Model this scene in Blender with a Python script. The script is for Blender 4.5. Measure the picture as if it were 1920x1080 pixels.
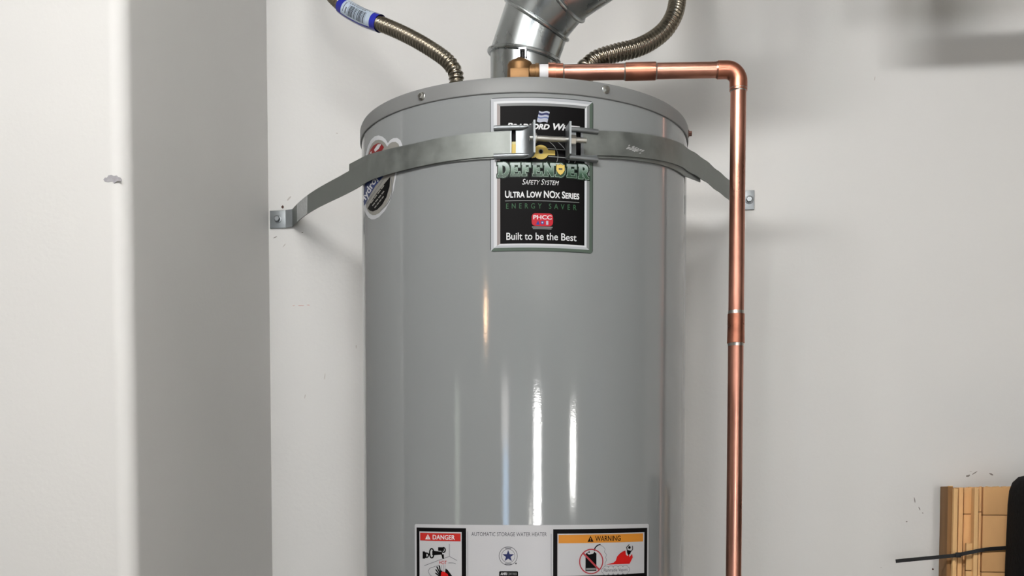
import bpy, bmesh, math, random
from math import sin, cos, pi, radians, atan, atan2, sqrt, tan
from mathutils import Vector, Matrix

# ------------------------------------------------------------------ camera
for o in list(bpy.data.objects):
    bpy.data.objects.remove(o, do_unlink=True)
S = bpy.context.scene
COL = S.collection
F, PX, PY = 2100.0, 960.0, 1030.0          # focal length and principal point in 1920x1080 pixels
YAW = radians(8.0)
PITCH = -atan(105.0 / F)
CAM = Vector((0, 0, 1.45))
FW0 = Vector((-sin(YAW), cos(YAW), 0))
RT = Vector((cos(YAW), sin(YAW), 0))
FWD = FW0 * cos(PITCH) + Vector((0, 0, 1)) * sin(PITCH)
UP = RT.cross(FWD)
cam = bpy.data.cameras.new('camera')
cam.sensor_width = 36.0
cam.lens = F / 1920 * 36
cam.shift_x = (960 - PX) / 1920
cam.shift_y = (PY - 540) / 1920
camo = bpy.data.objects.new('camera', cam)
COL.objects.link(camo)
camo.matrix_world = Matrix.Translation(CAM) @ Matrix((RT, UP, -FWD)).transposed().to_4x4()
S.camera = camo

# ------------------------------------------------------------------ light, world, exposure
S.view_settings.view_transform = 'Standard'
S.view_settings.look = 'None'
S.view_settings.gamma = 1.0
S.view_settings.use_curve_mapping = False
S.view_settings.exposure = 0.0
W = bpy.data.worlds.new('world')
S.world = W
W.use_nodes = True
W.node_tree.nodes['Background'].inputs[0].default_value = (0.75, 0.85, 1.0, 1)
W.node_tree.nodes['Background'].inputs[1].default_value = .15

def area(name, loc, aim, sx, sy, power, col):
    l = bpy.data.lights.new(name, 'AREA')
    l.shape = 'RECTANGLE'
    l.size, l.size_y, l.energy, l.color = sx, sy, power, col
    o = bpy.data.objects.new(name, l)
    COL.objects.link(o)
    o.location = loc
    d = (Vector(aim) - Vector(loc))
    o.rotation_euler = d.to_track_quat('-Z', 'Y').to_euler()
    return o

K_LAMP, K_SUN, K_DAY = 17.9, 28.0, 0.95
REAR, LEFTW, RIGHTW, CEIL = -4.5, -3.6, 3.4, 2.75
# daylight in the openings of the garage behind the camera, and the ceiling lamp
area('daylight_door', (.95, REAR - .06, 1.1), (.95, 0, 1.1), 2.9, 2.15, 5 * K_DAY, (.98, 1.0, .96))
area('daylight_main', (1.60, REAR - .02, 1.40), (1.60, 0, 1.40), .48, 1.38, 66 * K_DAY, (1.0, .99, .97))
area('daylight_gap', (1.08, REAR - .02, .75), (1.08, 0, .75), .12, 1.3, 6 * K_DAY, (1.0, .97, .9))
area('daylight_sky', (-.72, REAR - .03, 1.1), (-.72, 0, 1.1), .36, 1.3, 9 * K_DAY, (.50, .72, 1.0))
area('daylight_pale', (-.76, REAR - .04, 1.97), (-.76, 0, 1.97), .5, .44, 2.5 * K_DAY, (1.0, .95, .92))
area('daylight_side', (RIGHTW + .02, -2.62, 1.68), (0, -2.62, 1.68), .56, .50, 23 * K_DAY, (1.0, .99, .95))
area('daylight_left', (LEFTW - .02, -2.7, 1.5), (0, -2.7, 1.5), .5, 1.2, 3 * K_DAY, (.9, 1.0, .8))
area('warm_lamp', (-2.18, REAR + .12, 2.67), (-2.18, 0, 2.5), .18, .26, 6.0, (1.0, .62, .35))
for k in range(6):                          # strip lamp under the ceiling
    l = bpy.data.lights.new('strip_lamp', 'POINT')
    l.energy, l.shadow_soft_size, l.color = K_LAMP, .08, (1.0, .995, .98)
    lo = bpy.data.objects.new('strip_lamp', l)
    COL.objects.link(lo)
    lo.location = (-.82 + k * .2, .03, 2.66)
l = bpy.data.lights.new('sun', 'SUN')
l.energy, l.angle, l.color = K_SUN, radians(.6), (1.0, .96, .9)
lo = bpy.data.objects.new('sun', l)
COL.objects.link(lo)
lo.rotation_euler = Vector((-cos(radians(40)), .12, -sin(radians(40)))).to_track_quat('-Z', 'Y').to_euler()

# ------------------------------------------------------------------ materials
def srgb(r, g, b):
    f = lambda c: (c / 255 / 12.92) if c / 255 <= .04045 else ((c / 255 + .055) / 1.055) ** 2.4
    return (f(r), f(g), f(b), 1)

def mat(name, col, rough=.5, metal=0.0, spec=.5, var=0.0, vscale=8.0, bump=0.0, bscale=100.0,
        rvar=0.0, stretch=None, coat=0.0, bdist=.001):
    m = bpy.data.materials.new(name)
    m.use_nodes = True
    nt = m.node_tree
    b = nt.nodes['Principled BSDF']
    b.inputs['Base Color'].default_value = col
    b.inputs['Roughness'].default_value = rough
    b.inputs['Metallic'].default_value = metal
    b.inputs['Specular IOR Level'].default_value = spec
    b.inputs['Coat Weight'].default_value = coat
    tc = nt.nodes.new('ShaderNodeTexCoord')
    src = tc.outputs['Object']
    if stretch:
        mp = nt.nodes.new('ShaderNodeMapping')
        mp.inputs['Scale'].default_value = stretch
        nt.links.new(src, mp.inputs[0])
        src = mp.outputs[0]
    if var or rvar:
        n = nt.nodes.new('ShaderNodeTexNoise')
        n.inputs['Scale'].default_value = vscale
        n.inputs['Detail'].default_value = 5
        nt.links.new(src, n.inputs['Vector'])
        if var:
            r = nt.nodes.new('ShaderNodeValToRGB')
            r.color_ramp.elements[0].position = .3
            r.color_ramp.elements[1].position = .7
            r.color_ramp.elements[0].color = tuple(c * (1 - var) for c in col[:3]) + (1,)
            r.color_ramp.elements[1].color = tuple(min(1, c * (1 + var)) for c in col[:3]) + (1,)
            nt.links.new(n.outputs['Fac'], r.inputs[0])
            nt.links.new(r.outputs[0], b.inputs['Base Color'])
        if rvar:
            mr = nt.nodes.new('ShaderNodeMapRange')
            mr.inputs['From Min'].default_value = .3
            mr.inputs['From Max'].default_value = .7
            mr.inputs['To Min'].default_value = max(.02, rough - rvar)
            mr.inputs['To Max'].default_value = rough + rvar
            nt.links.new(n.outputs['Fac'], mr.inputs[0])
            nt.links.new(mr.outputs[0], b.inputs['Roughness'])
    if bump:
        n2 = nt.nodes.new('ShaderNodeTexNoise')
        n2.inputs['Scale'].default_value = bscale
        n2.inputs['Detail'].default_value = 3
        nt.links.new(src, n2.inputs['Vector'])
        bp = nt.nodes.new('ShaderNodeBump')
        bp.inputs['Strength'].default_value = bump
        bp.inputs['Distance'].default_value = bdist
        nt.links.new(n2.outputs['Fac'], bp.inputs['Height'])
        nt.links.new(bp.outputs[0], b.inputs['Normal'])
    return m

def grad_mat(name, stops, z0, z1, rough=.35):
    """printed ink that runs from one colour to another over a height range of the label"""
    m = bpy.data.materials.new(name)
    m.use_nodes = True
    nt = m.node_tree
    b = nt.nodes['Principled BSDF']
    b.inputs['Roughness'].default_value = rough
    tc = nt.nodes.new('ShaderNodeTexCoord')
    sp = nt.nodes.new('ShaderNodeSeparateXYZ')
    mr = nt.nodes.new('ShaderNodeMapRange')
    mr.inputs['From Min'].default_value = z0
    mr.inputs['From Max'].default_value = z1
    r = nt.nodes.new('ShaderNodeValToRGB')
    els = r.color_ramp.elements
    els[0].position, els[0].color = stops[0]
    els[1].position, els[1].color = stops[-1]
    for p, c in stops[1:-1]:
        e = els.new(p)
        e.color = c
    nt.links.new(tc.outputs['Object'], sp.inputs[0])
    nt.links.new(sp.outputs['Z'], mr.inputs[0])
    nt.links.new(mr.outputs[0], r.inputs[0])
    nt.links.new(r.outputs[0], b.inputs['Base Color'])
    return m

M = {}
M['wall'] = mat('white_wall_paint', srgb(200, 199, 197), .62, var=.025, vscale=2.2, bump=.22, bscale=140, bdist=.0012)
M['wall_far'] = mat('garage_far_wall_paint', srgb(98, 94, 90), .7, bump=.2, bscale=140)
M['floor'] = mat('concrete', srgb(150, 145, 138), .7, var=.12, vscale=3, bump=.2, bscale=60)
M['ceiling'] = mat('ceiling_paint', srgb(170, 167, 162), .8, bump=.2, bscale=90)
M['tank'] = mat('grey_tank_enamel', srgb(126, 129, 130), .07, spec=.8, bump=.07, bscale=420, bdist=.0005)
M['lid'] = mat('grey_lid_enamel', srgb(113, 114, 114), .45, spec=.35, bump=.05, bscale=330, bdist=.0006)
M['seam'] = mat('dark_seam', srgb(70, 70, 68), .7)
M['galv'] = mat('galvanized_strap', srgb(121, 125, 122), .52, metal=.65, var=.2, vscale=45, rvar=.1, bump=.04, bscale=60)
M['zinc'] = mat('bright_zinc', srgb(132, 136, 139), .44, metal=.85, var=.06, vscale=60, rvar=.06)
M['steel'] = mat('plated_bolt_steel', srgb(190, 190, 186), .28, metal=1.0)
M['vent'] = mat('galvanized_duct', srgb(182, 187, 188), .29, metal=1.0, var=.16, vscale=22, rvar=.09, stretch=(1, 1, .5), bump=.02, bscale=25)
M['stainless'] = mat('corrugated_stainless', srgb(150, 142, 128), .27, metal=1.0, var=.08, vscale=30)
M['copper'] = mat('copper_pipe', srgb(190, 136, 118), .33, metal=1.0, var=.2, vscale=26, rvar=.08, stretch=(1, 1, .35))
M['copper_fit'] = mat('copper_fitting', srgb(184, 122, 100), .34, metal=1.0, var=.2, vscale=40, rvar=.08)
M['solder'] = mat('silver_solder', srgb(190, 185, 178), .3, metal=1.0)
M['brass'] = mat('cast_brass', srgb(122, 92, 60), .5, metal=.8, var=.12, vscale=50, bump=.1, bscale=300)
M['chrome'] = mat('chrome', srgb(150, 150, 154), .2, metal=1.0)
M['black'] = mat('black_plastic', srgb(15, 14, 15), .5, spec=.3)
M['tape'] = mat('white_thread_tape', srgb(212, 212, 215), .6)
M['sleeve_blue'] = mat('blue_sleeve', srgb(22, 32, 150), .22, var=.12, vscale=40, coat=.3)
M['sleeve_white'] = mat('white_sleeve', srgb(172, 186, 202), .3, var=.12, vscale=90, coat=.3)
M['card'] = mat('cardboard', srgb(210, 163, 110), .85, var=.14, vscale=14, bump=.1, bscale=120, stretch=(1, 1, .3))
M['card_dk'] = mat('cardboard_edge', srgb(130, 94, 56), .9, var=.16, vscale=40, stretch=(1, 1, .15))
M['card_lt'] = mat('cardboard_pale', srgb(208, 168, 116), .85, var=.08, vscale=20, stretch=(1, 1, .2))
M['case'] = mat('black_textured_fabric', srgb(17, 17, 18), .9, spec=.1, var=.5, vscale=160, bump=.5, bscale=260)
M['wood'] = mat('plywood', srgb(170, 135, 92), .7, var=.12, vscale=10)
M['chip'] = mat('bare_plaster_chip', srgb(150, 148, 152), .9, var=.12, vscale=150)
M['scuff'] = mat('scuff_dark', srgb(120, 112, 108), .9, var=.2, vscale=200)
M['scuff_lt'] = mat('scuff_faint', srgb(176, 170, 166), .9)
M['scuff_red'] = mat('scuff_red', srgb(196, 160, 155), .9)
M['hole'] = mat('nail_hole', srgb(70, 45, 38), .9)
M['rust'] = mat('rust', srgb(90, 60, 50), .8)

def ink(name, r, g, b, rough=.34):
    if name == 'black':
        return mat('ink_black', srgb(11, 10, 11), .5, spec=.06)
    return mat('ink_' + name, srgb(r * .87, g * .87, b * .87), rough, spec=.16)
I = {}
for n, c in dict(black=(20, 18, 20), white=(225, 225, 228), paper=(196, 196, 199), silver=(178, 181, 186),
                 pale=(208, 210, 214), pink=(152, 143, 141), midgrey=(128, 130, 131), greengrey=(84, 98, 88),
                 darkline=(62, 66, 66), navy=(40, 46, 92), flagblue=(92, 108, 158), flagpale=(178, 182, 198),
                 yellow=(226, 198, 108), cream=(216, 206, 150), green=(54, 92, 64), dkgreen=(22, 38, 30),
                 palegreen=(160, 182, 168), red=(190, 34, 48), blue=(34, 58, 140), grey=(140, 142, 142),
                 dangerred=(196, 48, 44), orange=(214, 140, 50), flame=(206, 30, 28), textgrey=(78, 78, 82),
                 lineg=(110, 112, 116), stickgrey=(150, 148, 142), stickred=(146, 34, 36), sticknavy=(30, 52, 112),
                 noslash=(176, 66, 72)).items():
    I[n] = ink(n, *c)

# ------------------------------------------------------------------ helpers
def ray(x, y):
    d = FWD * F + RT * (x - PX) + UP * (PY - y)
    return d.normalized()

def on_y(x, y, Y):
    d = ray(x, y)
    return CAM + d * ((Y - CAM.y) / d.y)

def on_x(x, y, X):
    d = ray(x, y)
    return CAM + d * ((X - CAM.x) / d.x)

def dep(x, y, D):
    d = ray(x, y)
    return CAM + d * (D / d.dot(FW0))

AX = dep(982.2, 925, 1.727)
AX.z = 0
R, RL = .2443, .2463

def cyl_hit(x, y, r):
    d = ray(x, y)
    ox, oy = CAM.x - AX.x, CAM.y - AX.y
    a = d.x ** 2 + d.y ** 2
    b = ox * d.x + oy * d.y
    c = ox * ox + oy * oy - r * r
    t = (-b - sqrt(max(0, b * b - a * c))) / a
    p = CAM + d * t
    return atan2(p.x - AX.x, -(p.y - AX.y)), p.z

def cp(phi, z, r):
    return Vector((AX.x + r * sin(phi), AX.y - r * cos(phi), z))

YW = AX.y + R + .07
PC = on_y(505, 540, YW)
XS = PC.x                                  # shaded side face of the pilaster
YP = on_x(240, 540, XS).y                  # front face of the pilaster

def world_loc(o):
    v = Vector(o.location)
    while o.parent:
        o = o.parent
        v += o.location
    return v

def obj(name, bm, m, parent=None, smooth=35, kind=None):
    me = bpy.data.meshes.new(name)
    if parent is not None:
        bmesh.ops.translate(bm, verts=bm.verts, vec=-world_loc(parent))
    bm.to_mesh(me)
    bm.free()
    for mm in (m if isinstance(m, (list, tuple)) else [m]):
        me.materials.append(mm)
    if smooth:
        for p in me.polygons:
            p.use_smooth = True
        me.set_sharp_from_angle(angle=radians(smooth))
    o = bpy.data.objects.new(name, me)
    COL.objects.link(o)
    if parent is not None:
        o.parent = parent
    if kind:
        o['kind'] = kind
    return o

def thing(name, label, cat, loc=(0, 0, 0), group=None):
    o = bpy.data.objects.new(name, None)
    o.empty_display_size = .05
    COL.objects.link(o)
    o.location = loc
    o['label'] = label
    o['category'] = cat
    if group:
        o['group'] = group
    return o

def tag(o, label, cat, group=None):
    o['label'] = label
    o['category'] = cat
    if group:
        o['group'] = group
    return o

def add_box(bm, lo, hi, bevel=0):
    lo, hi = Vector(lo), Vector(hi)
    vs = [bm.verts.new((x, y, z)) for x in (lo.x, hi.x) for y in (lo.y, hi.y) for z in (lo.z, hi.z)]
    q = [(0, 1, 3, 2), (4, 6, 7, 5), (0, 4, 5, 1), (2, 3, 7, 6), (0, 2, 6, 4), (1, 5, 7, 3)]
    fs = [bm.faces.new([vs[i] for i in f]) for f in q]
    if bevel:
        es = list({e for f in fs for e in f.edges})
        bmesh.ops.bevel(bm, geom=es, offset=bevel, segments=2, affect='EDGES', profile=.6)

def box(lo, hi, bevel=0):
    bm = bmesh.new()
    add_box(bm, lo, hi, bevel)
    return bm

def frame_of(d):
    d = d.normalized()
    a = Vector((0, 0, 1)) if abs(d.z) < .9 else Vector((1, 0, 0))
    u = d.cross(a).normalized()
    return u, d.cross(u).normalized()

def add_tube(bm, pts, rad, n=20, cap=True):
    """sweep a circle (radius per point or one radius) along points"""
    pts = [Vector(p) for p in pts]
    rs = rad if isinstance(rad, (list, tuple)) else [rad] * len(pts)
    rings = []
    u = None
    for i, p in enumerate(pts):
        a = pts[max(0, i - 1)]
        b = pts[min(len(pts) - 1, i + 1)]
        t = (b - a)
        if t.length < 1e-9:
            t = prev_t
        t = t.normalized()
        prev_t = t
        if u is None:
            u, v = frame_of(t)
        else:
            u = (u - t * u.dot(t)).normalized()
            v = t.cross(u)
        rings.append([bm.verts.new(p + (u * cos(2 * pi * k / n) + v * sin(2 * pi * k / n)) * rs[i]) for k in range(n)])
    for a, b in zip(rings, rings[1:]):
        for k in range(n):
            bm.faces.new((a[k], a[(k + 1) % n], b[(k + 1) % n], b[k]))
    if cap:
        bm.faces.new(rings[0][::-1])
        bm.faces.new(rings[-1])

def tube(pts, rad, n=20, cap=True):
    bm = bmesh.new()
    add_tube(bm, pts, rad, n, cap)
    bmesh.ops.recalc_face_normals(bm, faces=bm.faces)
    return bm

def lathe(profile, base, axis=Vector((0, 0, 1)), n=32):
    """profile: list of (radius, height along axis)"""
    bm = bmesh.new()
    u, v = frame_of(axis)
    rings = []
    for r, h in profile:
        c = Vector(base) + axis * h
        rings.append([bm.verts.new(c + (u * cos(2 * pi * k / n) + v * sin(2 * pi * k / n)) * max(r, 1e-5)) for k in range(n)])
    for a, b in zip(rings, rings[1:]):
        for k in range(n):
            bm.faces.new((a[k], a[(k + 1) % n], b[(k + 1) % n], b[k]))
    bm.faces.new(rings[0][::-1])
    bm.faces.new(rings[-1])
    bmesh.ops.recalc_face_normals(bm, faces=bm.faces)
    return bm

def smooth_path(pts, step):
    """Catmull-Rom through pts, resampled at equal steps"""
    pts = [Vector(p) for p in pts]
    q = [pts[0] * 2 - pts[1]] + pts + [pts[-1] * 2 - pts[-2]]
    dense = []
    for i in range(1, len(q) - 2):
        p0, p1, p2, p3 = q[i - 1:i + 3]
        for k in range(60):
            t = k / 60
            dense.append(.5 * ((2 * p1) + (p2 - p0) * t + (2 * p0 - 5 * p1 + 4 * p2 - p3) * t * t + (3 * p1 - p0 - 3 * p2 + p3) * t ** 3))
    dense.append(pts[-1])
    out, acc = [dense[0]], 0.0
    for a, b in zip(dense, dense[1:]):
        L = (b - a).length
        while L > 0 and acc + L >= step:
            f = (step - acc) / L
            a = a.lerp(b, f)
            L = (b - a).length
            out.append(a.copy())
            acc = 0
        acc += L
    return out

def ribbon(pts, ups, width, thick):
    """flat band: pts along the middle of the back face, ups = band's width direction"""
    bm = bmesh.new()
    rings = []
    for i, p in enumerate(pts):
        t = (pts[min(len(pts) - 1, i + 1)] - pts[max(0, i - 1)]).normalized()
        up = ups[i] if isinstance(ups, list) else ups
        up = (up - t * up.dot(t)).normalized()
        n = t.cross(up).normalized()
        h = width / 2
        rings.append([bm.verts.new(p + up * a * h + n * b) for a, b in ((-1, 0), (1, 0), (1, thick), (-1, thick))])
    for a, b in zip(rings, rings[1:]):
        for k in range(4):
            bm.faces.new((a[k], a[(k + 1) % 4], b[(k + 1) % 4], b[k]))
    bm.faces.new(rings[0])
    bm.faces.new(rings[-1][::-1])
    bmesh.ops.recalc_face_normals(bm, faces=bm.faces)
    return bm

# ------------------------------------------------------------------ the room
def struct(name, bm, m, parent=None, smooth=35):
    o = obj(name, bm, m, parent, smooth)
    if parent is None:
        o['kind'] = 'structure'
    return o

struct('floor', box((LEFTW - .15, REAR - .15, -.12), (RIGHTW + .15, YW + .15, 0)), M['floor'])
struct('ceiling', box((LEFTW - .15, REAR - .15, CEIL), (RIGHTW + .15, YW + .15, CEIL + .12)), M['ceiling'])
wall_back = struct('wall_back', box((XS - .3, YW, 0), (RIGHTW + .15, YW + .15, CEIL)), M['wall'])

# pilaster wall on the left: bullnose outer corner towards the camera
bm = bmesh.new()
rb = .024
prof = [(LEFTW - .15, YP), (XS - rb, YP)]
prof += [(XS - rb + rb * sin(a), YP + rb - rb * cos(a)) for a in [radians(k * 9) for k in range(1, 10)]]
prof += [(XS, YP + rb), (XS, YW), (XS, YW + .15), (LEFTW - .15, YW + .15)]
lo = [bm.verts.new((x, y, 0)) for x, y in prof]
hi = [bm.verts.new((x, y, CEIL)) for x, y in prof]
for k in range(len(prof)):
    j = (k + 1) % len(prof)
    bm.faces.new((lo[k], lo[j], hi[j], hi[k]))
bm.faces.new(lo[::-1])
bm.faces.new(hi)
bmesh.ops.recalc_face_normals(bm, faces=bm.faces)
wall_left = struct('wall_left', bm, M['wall'], smooth=20)

def wall_with_holes(name, axis, at, thick, lo, hi, holes):
    """axis 'y': wall at y=at spanning x; axis 'x': wall at x=at spanning y; holes (a0,a1,z0,z1)"""
    bm = bmesh.new()
    def put(a0, a1, z0, z1):
        if a1 - a0 < 1e-4 or z1 - z0 < 1e-4:
            return
        if axis == 'y':
            add_box(bm, (a0, at, z0), (a1, at + thick, z1))
        else:
            add_box(bm, (at, a0, z0), (at + thick, a1, z1))
    cur = lo
    for a0, a1, z0, z1 in sorted(holes):
        put(cur, a0, 0, CEIL)
        put(a0, a1, 0, z0)
        put(a0, a1, z1, CEIL)
        cur = a1
    put(cur, hi, 0, CEIL)
    return struct(name, bm, M['wall_far'])

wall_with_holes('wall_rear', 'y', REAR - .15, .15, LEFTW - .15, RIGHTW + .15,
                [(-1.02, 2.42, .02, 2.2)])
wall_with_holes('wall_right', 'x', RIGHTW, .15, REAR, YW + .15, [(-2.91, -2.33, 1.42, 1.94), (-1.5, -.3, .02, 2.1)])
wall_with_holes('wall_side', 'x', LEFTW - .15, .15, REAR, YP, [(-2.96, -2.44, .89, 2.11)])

# scuffs, chips and holes in the paint (thin patches standing a hair proud of the wall)
rnd = random.Random(7)
def blot(name, pts2, to3d, m, parent, off):
    bm = bmesh.new()
    fr = [to3d(x, y) + off for x, y in pts2]
    vs = [bm.verts.new(p) for p in fr]
    bk = [bm.verts.new(p - off) for p in fr]
    bm.faces.new(vs)
    n = len(vs)
    for k in range(n):
        bm.faces.new((vs[k], bk[k], bk[(k + 1) % n], vs[(k + 1) % n]))
    bmesh.ops.recalc_face_normals(bm, faces=bm.faces)
    bmesh.ops.triangulate(bm, faces=[f for f in bm.faces if len(f.verts) > 4])
    return obj(name, bm, m, parent, smooth=0)

def ell(cx, cy, rx, ry, n=10, jit=.25, rot=0.0):
    out = []
    for k in range(n):
        a = 2 * pi * k / n
        j = 1 + rnd.uniform(-jit, jit)
        x, y = rx * cos(a) * j, ry * sin(a) * j
        out.append((cx + x * cos(rot) - y * sin(rot), cy + x * sin(rot) + y * cos(rot)))
    return out

blot('paint_chip', [(194, 337), (197, 333), (201, 333), (203, 329), (209, 328), (214, 330), (219, 329), (222, 332),
                    (226, 333), (229, 337), (228, 340), (221, 339), (217, 342), (214, 344), (211, 340), (203, 342), (197, 341)],
     lambda x, y: on_y(x, y, YP), M['chip'], wall_left, Vector((0, -.0004, 0)))
bw = lambda x, y: on_y(x, y, YW)
ob = Vector((0, -.0004, 0))
for cx, cy, rx, ry, rot, m in [(530, 388, 2.6, 3.4, 0, 'hole'), (516, 445, 4, .7, -.4, 'scuff'), (533, 460, 4, .8, -.9, 'scuff_lt'),
                               (567, 436, 1.6, .9, 0, 'scuff'), (609, 706, .8, 6, .15, 'scuff_lt'), (572, 743, .8, 4, .2, 'scuff_lt'),
                               (565, 573, 6, .8, 0, 'scuff_red'), (551, 573, 2, .7, 0, 'scuff_red'), (578, 572, 3, .7, 0, 'scuff_red'),
                               (632, 250, 2.5, .8, 0, 'scuff_lt'), (542, 372, 1.5, 5, .7, 'scuff_lt'), (668, 650, 1, 4, 0, 'scuff_lt'),
                               (1815, 892, 4, 1.7, -.3, 'scuff'), (1827, 887, 6, .9, -.6, 'scuff'), (1820, 884, 3, .7, 0, 'scuff_lt'),
                               (1858, 889, 4, 1.5, .5, 'scuff'), (1715, 938, .9, 6, -.15, 'scuff'), (1724, 954, .8, 3.4, -.4, 'scuff'),
                               (1700, 978, 1.6, .9, 0, 'scuff'), (1749, 1067, 1.6, 2, 0, 'hole'), (1730, 962, 1.6, .7, .5, 'scuff'),
                               (1640, 148, .8, 4, .2, 'scuff_lt'), (1652, 1064, 1.2, .8, 0, 'scuff_lt')]:
    blot('scuff', ell(cx, cy, rx, ry, 9, .25, rot), bw, M[m], wall_back, ob)

# ------------------------------------------------------------------ heater
HB = .46
zl = lambda y, r: cyl_hit(982, y, r)[1]
Z_TOP, Z_SEAM = zl(142, RL), zl(173, RL)
heater = thing('water_heater', 'tall grey cylindrical tank water heater strapped to the white wall', 'water heater', (AX.x, AX.y, HB))
prof = [(R - .01, HB), (R, HB + .01), (R, Z_SEAM + .004)]
bm = lathe([(0.001, HB)] + prof + [(R - .004, Z_SEAM + .005)], (AX.x, AX.y, 0), n=160)
obj('tank', bm, M['tank'], heater)
bm = lathe([(R - .002, Z_SEAM + .0006), (RL - .0006, Z_SEAM), (RL, Z_SEAM + .0008), (RL, Z_TOP - .004), (RL - .0012, Z_TOP - .001),
            (RL - .004, Z_TOP), (RL - .02, Z_TOP - .001), (.001, Z_TOP - .001)], (AX.x, AX.y, 0), n=160)
obj('lid', bm, M['lid'], heater)

def lid_screw(x, y, phi=None, z=None, m='steel'):
    if phi is None:
        phi, z = cyl_hit(x, y, RL)
    n = Vector((sin(phi), -cos(phi), 0))
    b = cp(phi, z, RL - .001)
    bm = lathe([(.0055, 0), (.0055, .0016), (.005, .002)], b, n, 20)
    s = obj('screw', bm, M[m], heater)
    obj('screw_head', lathe([(.0038, .0018), (.0038, .0055), (.003, .0062)], b, n, 6), M[m], s)
lid_screw(791, 181)
lid_screw(1136, 168)
lid_screw(0, 0, radians(90), Z_SEAM + .014, 'rust')
for a in (150, 210, 270):
    lid_screw(0, 0, radians(a), Z_SEAM + .012)

# ---- printed labels, laid on the tank in (a, b) coordinates: a runs round the tank, b up it
LAY = .00016
class Label:
    def __init__(self, xc, yc, root):
        self.xc, self.yc, self.root = xc, yc, root
    def map(self, a, b, lay):
        r = R + .0002 + LAY * lay
        phi, _ = cyl_hit(a, self.yc, R)
        _, z = cyl_hit(self.xc, b, R)
        return cp(phi, z, r)

class SideLabel(Label):
    def map(self, a, b, lay):
        phi, z = cyl_hit(max(a, 681.3 + (b - 330) * .012), b, R)
        return cp(phi, z, R + .0002 + LAY * lay)

def lay_out(L, bm, lay, cut=5.0):
    xs = [v.co.x for v in bm.verts]
    x0, x1 = min(xs), max(xs)
    k = math.ceil(x0 / cut) * cut
    while k < x1:
        g = list(bm.verts) + list(bm.edges) + list(bm.faces)
        bmesh.ops.bisect_plane(bm, geom=g, plane_co=(k, 0, 0), plane_no=(1, 0, 0))
        k += cut
    if isinstance(L, SideLabel):
        ys = [v.co.y for v in bm.verts]
        k = math.ceil(min(ys) / 12) * 12
        while k < max(ys):
            g = list(bm.verts) + list(bm.edges) + list(bm.faces)
            bmesh.ops.bisect_plane(bm, geom=g, plane_co=(0, k, 0), plane_no=(0, 1, 0))
            k += 12
    for v in bm.verts:
        v.co = L.map(v.co.x, v.co.y, lay)
    for f in bm.faces:
        f.normal_update()
        c = f.calc_center_median() - AX
        c.z = 0
        if f.normal.dot(c) < 0:
            f.normal_flip()

def polys_bm(polys):
    bm = bmesh.new()
    for p in polys:
        f = bm.faces.new([bm.verts.new((x, y, 0)) for x, y in p])
    big = [f for f in bm.faces if len(f.verts) > 4]
    if big:
        bmesh.ops.triangulate(bm, faces=big)
    return bm

def pr(L, name, polys, m, lay, parent=None):
    bm = polys_bm(polys)
    lay_out(L, bm, lay)
    return obj(name, bm, m, parent or L.root, smooth=60)

def rect(x0, y0, x1, y1):
    return [(x0, y0), (x1, y0), (x1, y1), (x0, y1)]

def rrect(x0, y0, x1, y1, r):
    out = []
    for cx, cy, a0 in ((x1 - r, y0 + r, -90), (x1 - r, y1 - r, 0), (x0 + r, y1 - r, 90), (x0 + r, y0 + r, 180)):
        for k in range(5):
            a = radians(a0 + k * 22.5)
            out.append((cx + r * cos(a), cy + r * sin(a)))
    return out

def disc(cx, cy, rx, ry=None, n=28):
    ry = ry or rx
    return [(cx + rx * cos(2 * pi * k / n), cy + ry * sin(2 * pi * k / n)) for k in range(n)]

def stroke(pts, w, ext=0.0):
    """quads along a polyline"""
    out = []
    for i, ((x0, y0), (x1, y1)) in enumerate(zip(pts, pts[1:])):
        dx, dy = x1 - x0, y1 - y0
        l = sqrt(dx * dx + dy * dy) or 1
        nx, ny = -dy / l * w / 2, dx / l * w / 2
        e = ext
        ex, ey = dx / l * e, dy / l * e
        out.append([(x0 - ex + nx, y0 - ey + ny), (x1 + ex + nx, y1 + ey + ny), (x1 + ex - nx, y1 + ey - ny), (x0 - ex - nx, y0 - ey - ny)])
    return out

def arc(cx, cy, rx, ry, a0, a1, n=16):
    return [(cx + rx * cos(radians(a0 + (a1 - a0) * k / n)), cy + ry * sin(radians(a0 + (a1 - a0) * k / n))) for k in range(n + 1)]

def text_bm(s, bold=0.0, shear=0.0, small=None, spacing=1.0):
    cu = bpy.data.curves.new('lettering', 'FONT')
    cu.body = s
    cu.offset = bold
    cu.shear = shear
    cu.space_character = spacing
    cu.resolution_u = 4
    if small:
        cu.small_caps_scale = small
        for k, ch in enumerate(s):
            if ch.islower():
                cu.body_format[k].use_small_caps = True
    o = bpy.data.objects.new('lettering', cu)
    COL.objects.link(o)
    dg = bpy.context.evaluated_depsgraph_get()
    me = bpy.data.meshes.new_from_object(o.evaluated_get(dg))
    bm = bmesh.new()
    bm.from_mesh(me)
    bpy.data.objects.remove(o, do_unlink=True)
    bpy.data.curves.remove(cu)
    bpy.data.meshes.remove(me)
    return bm

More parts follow.
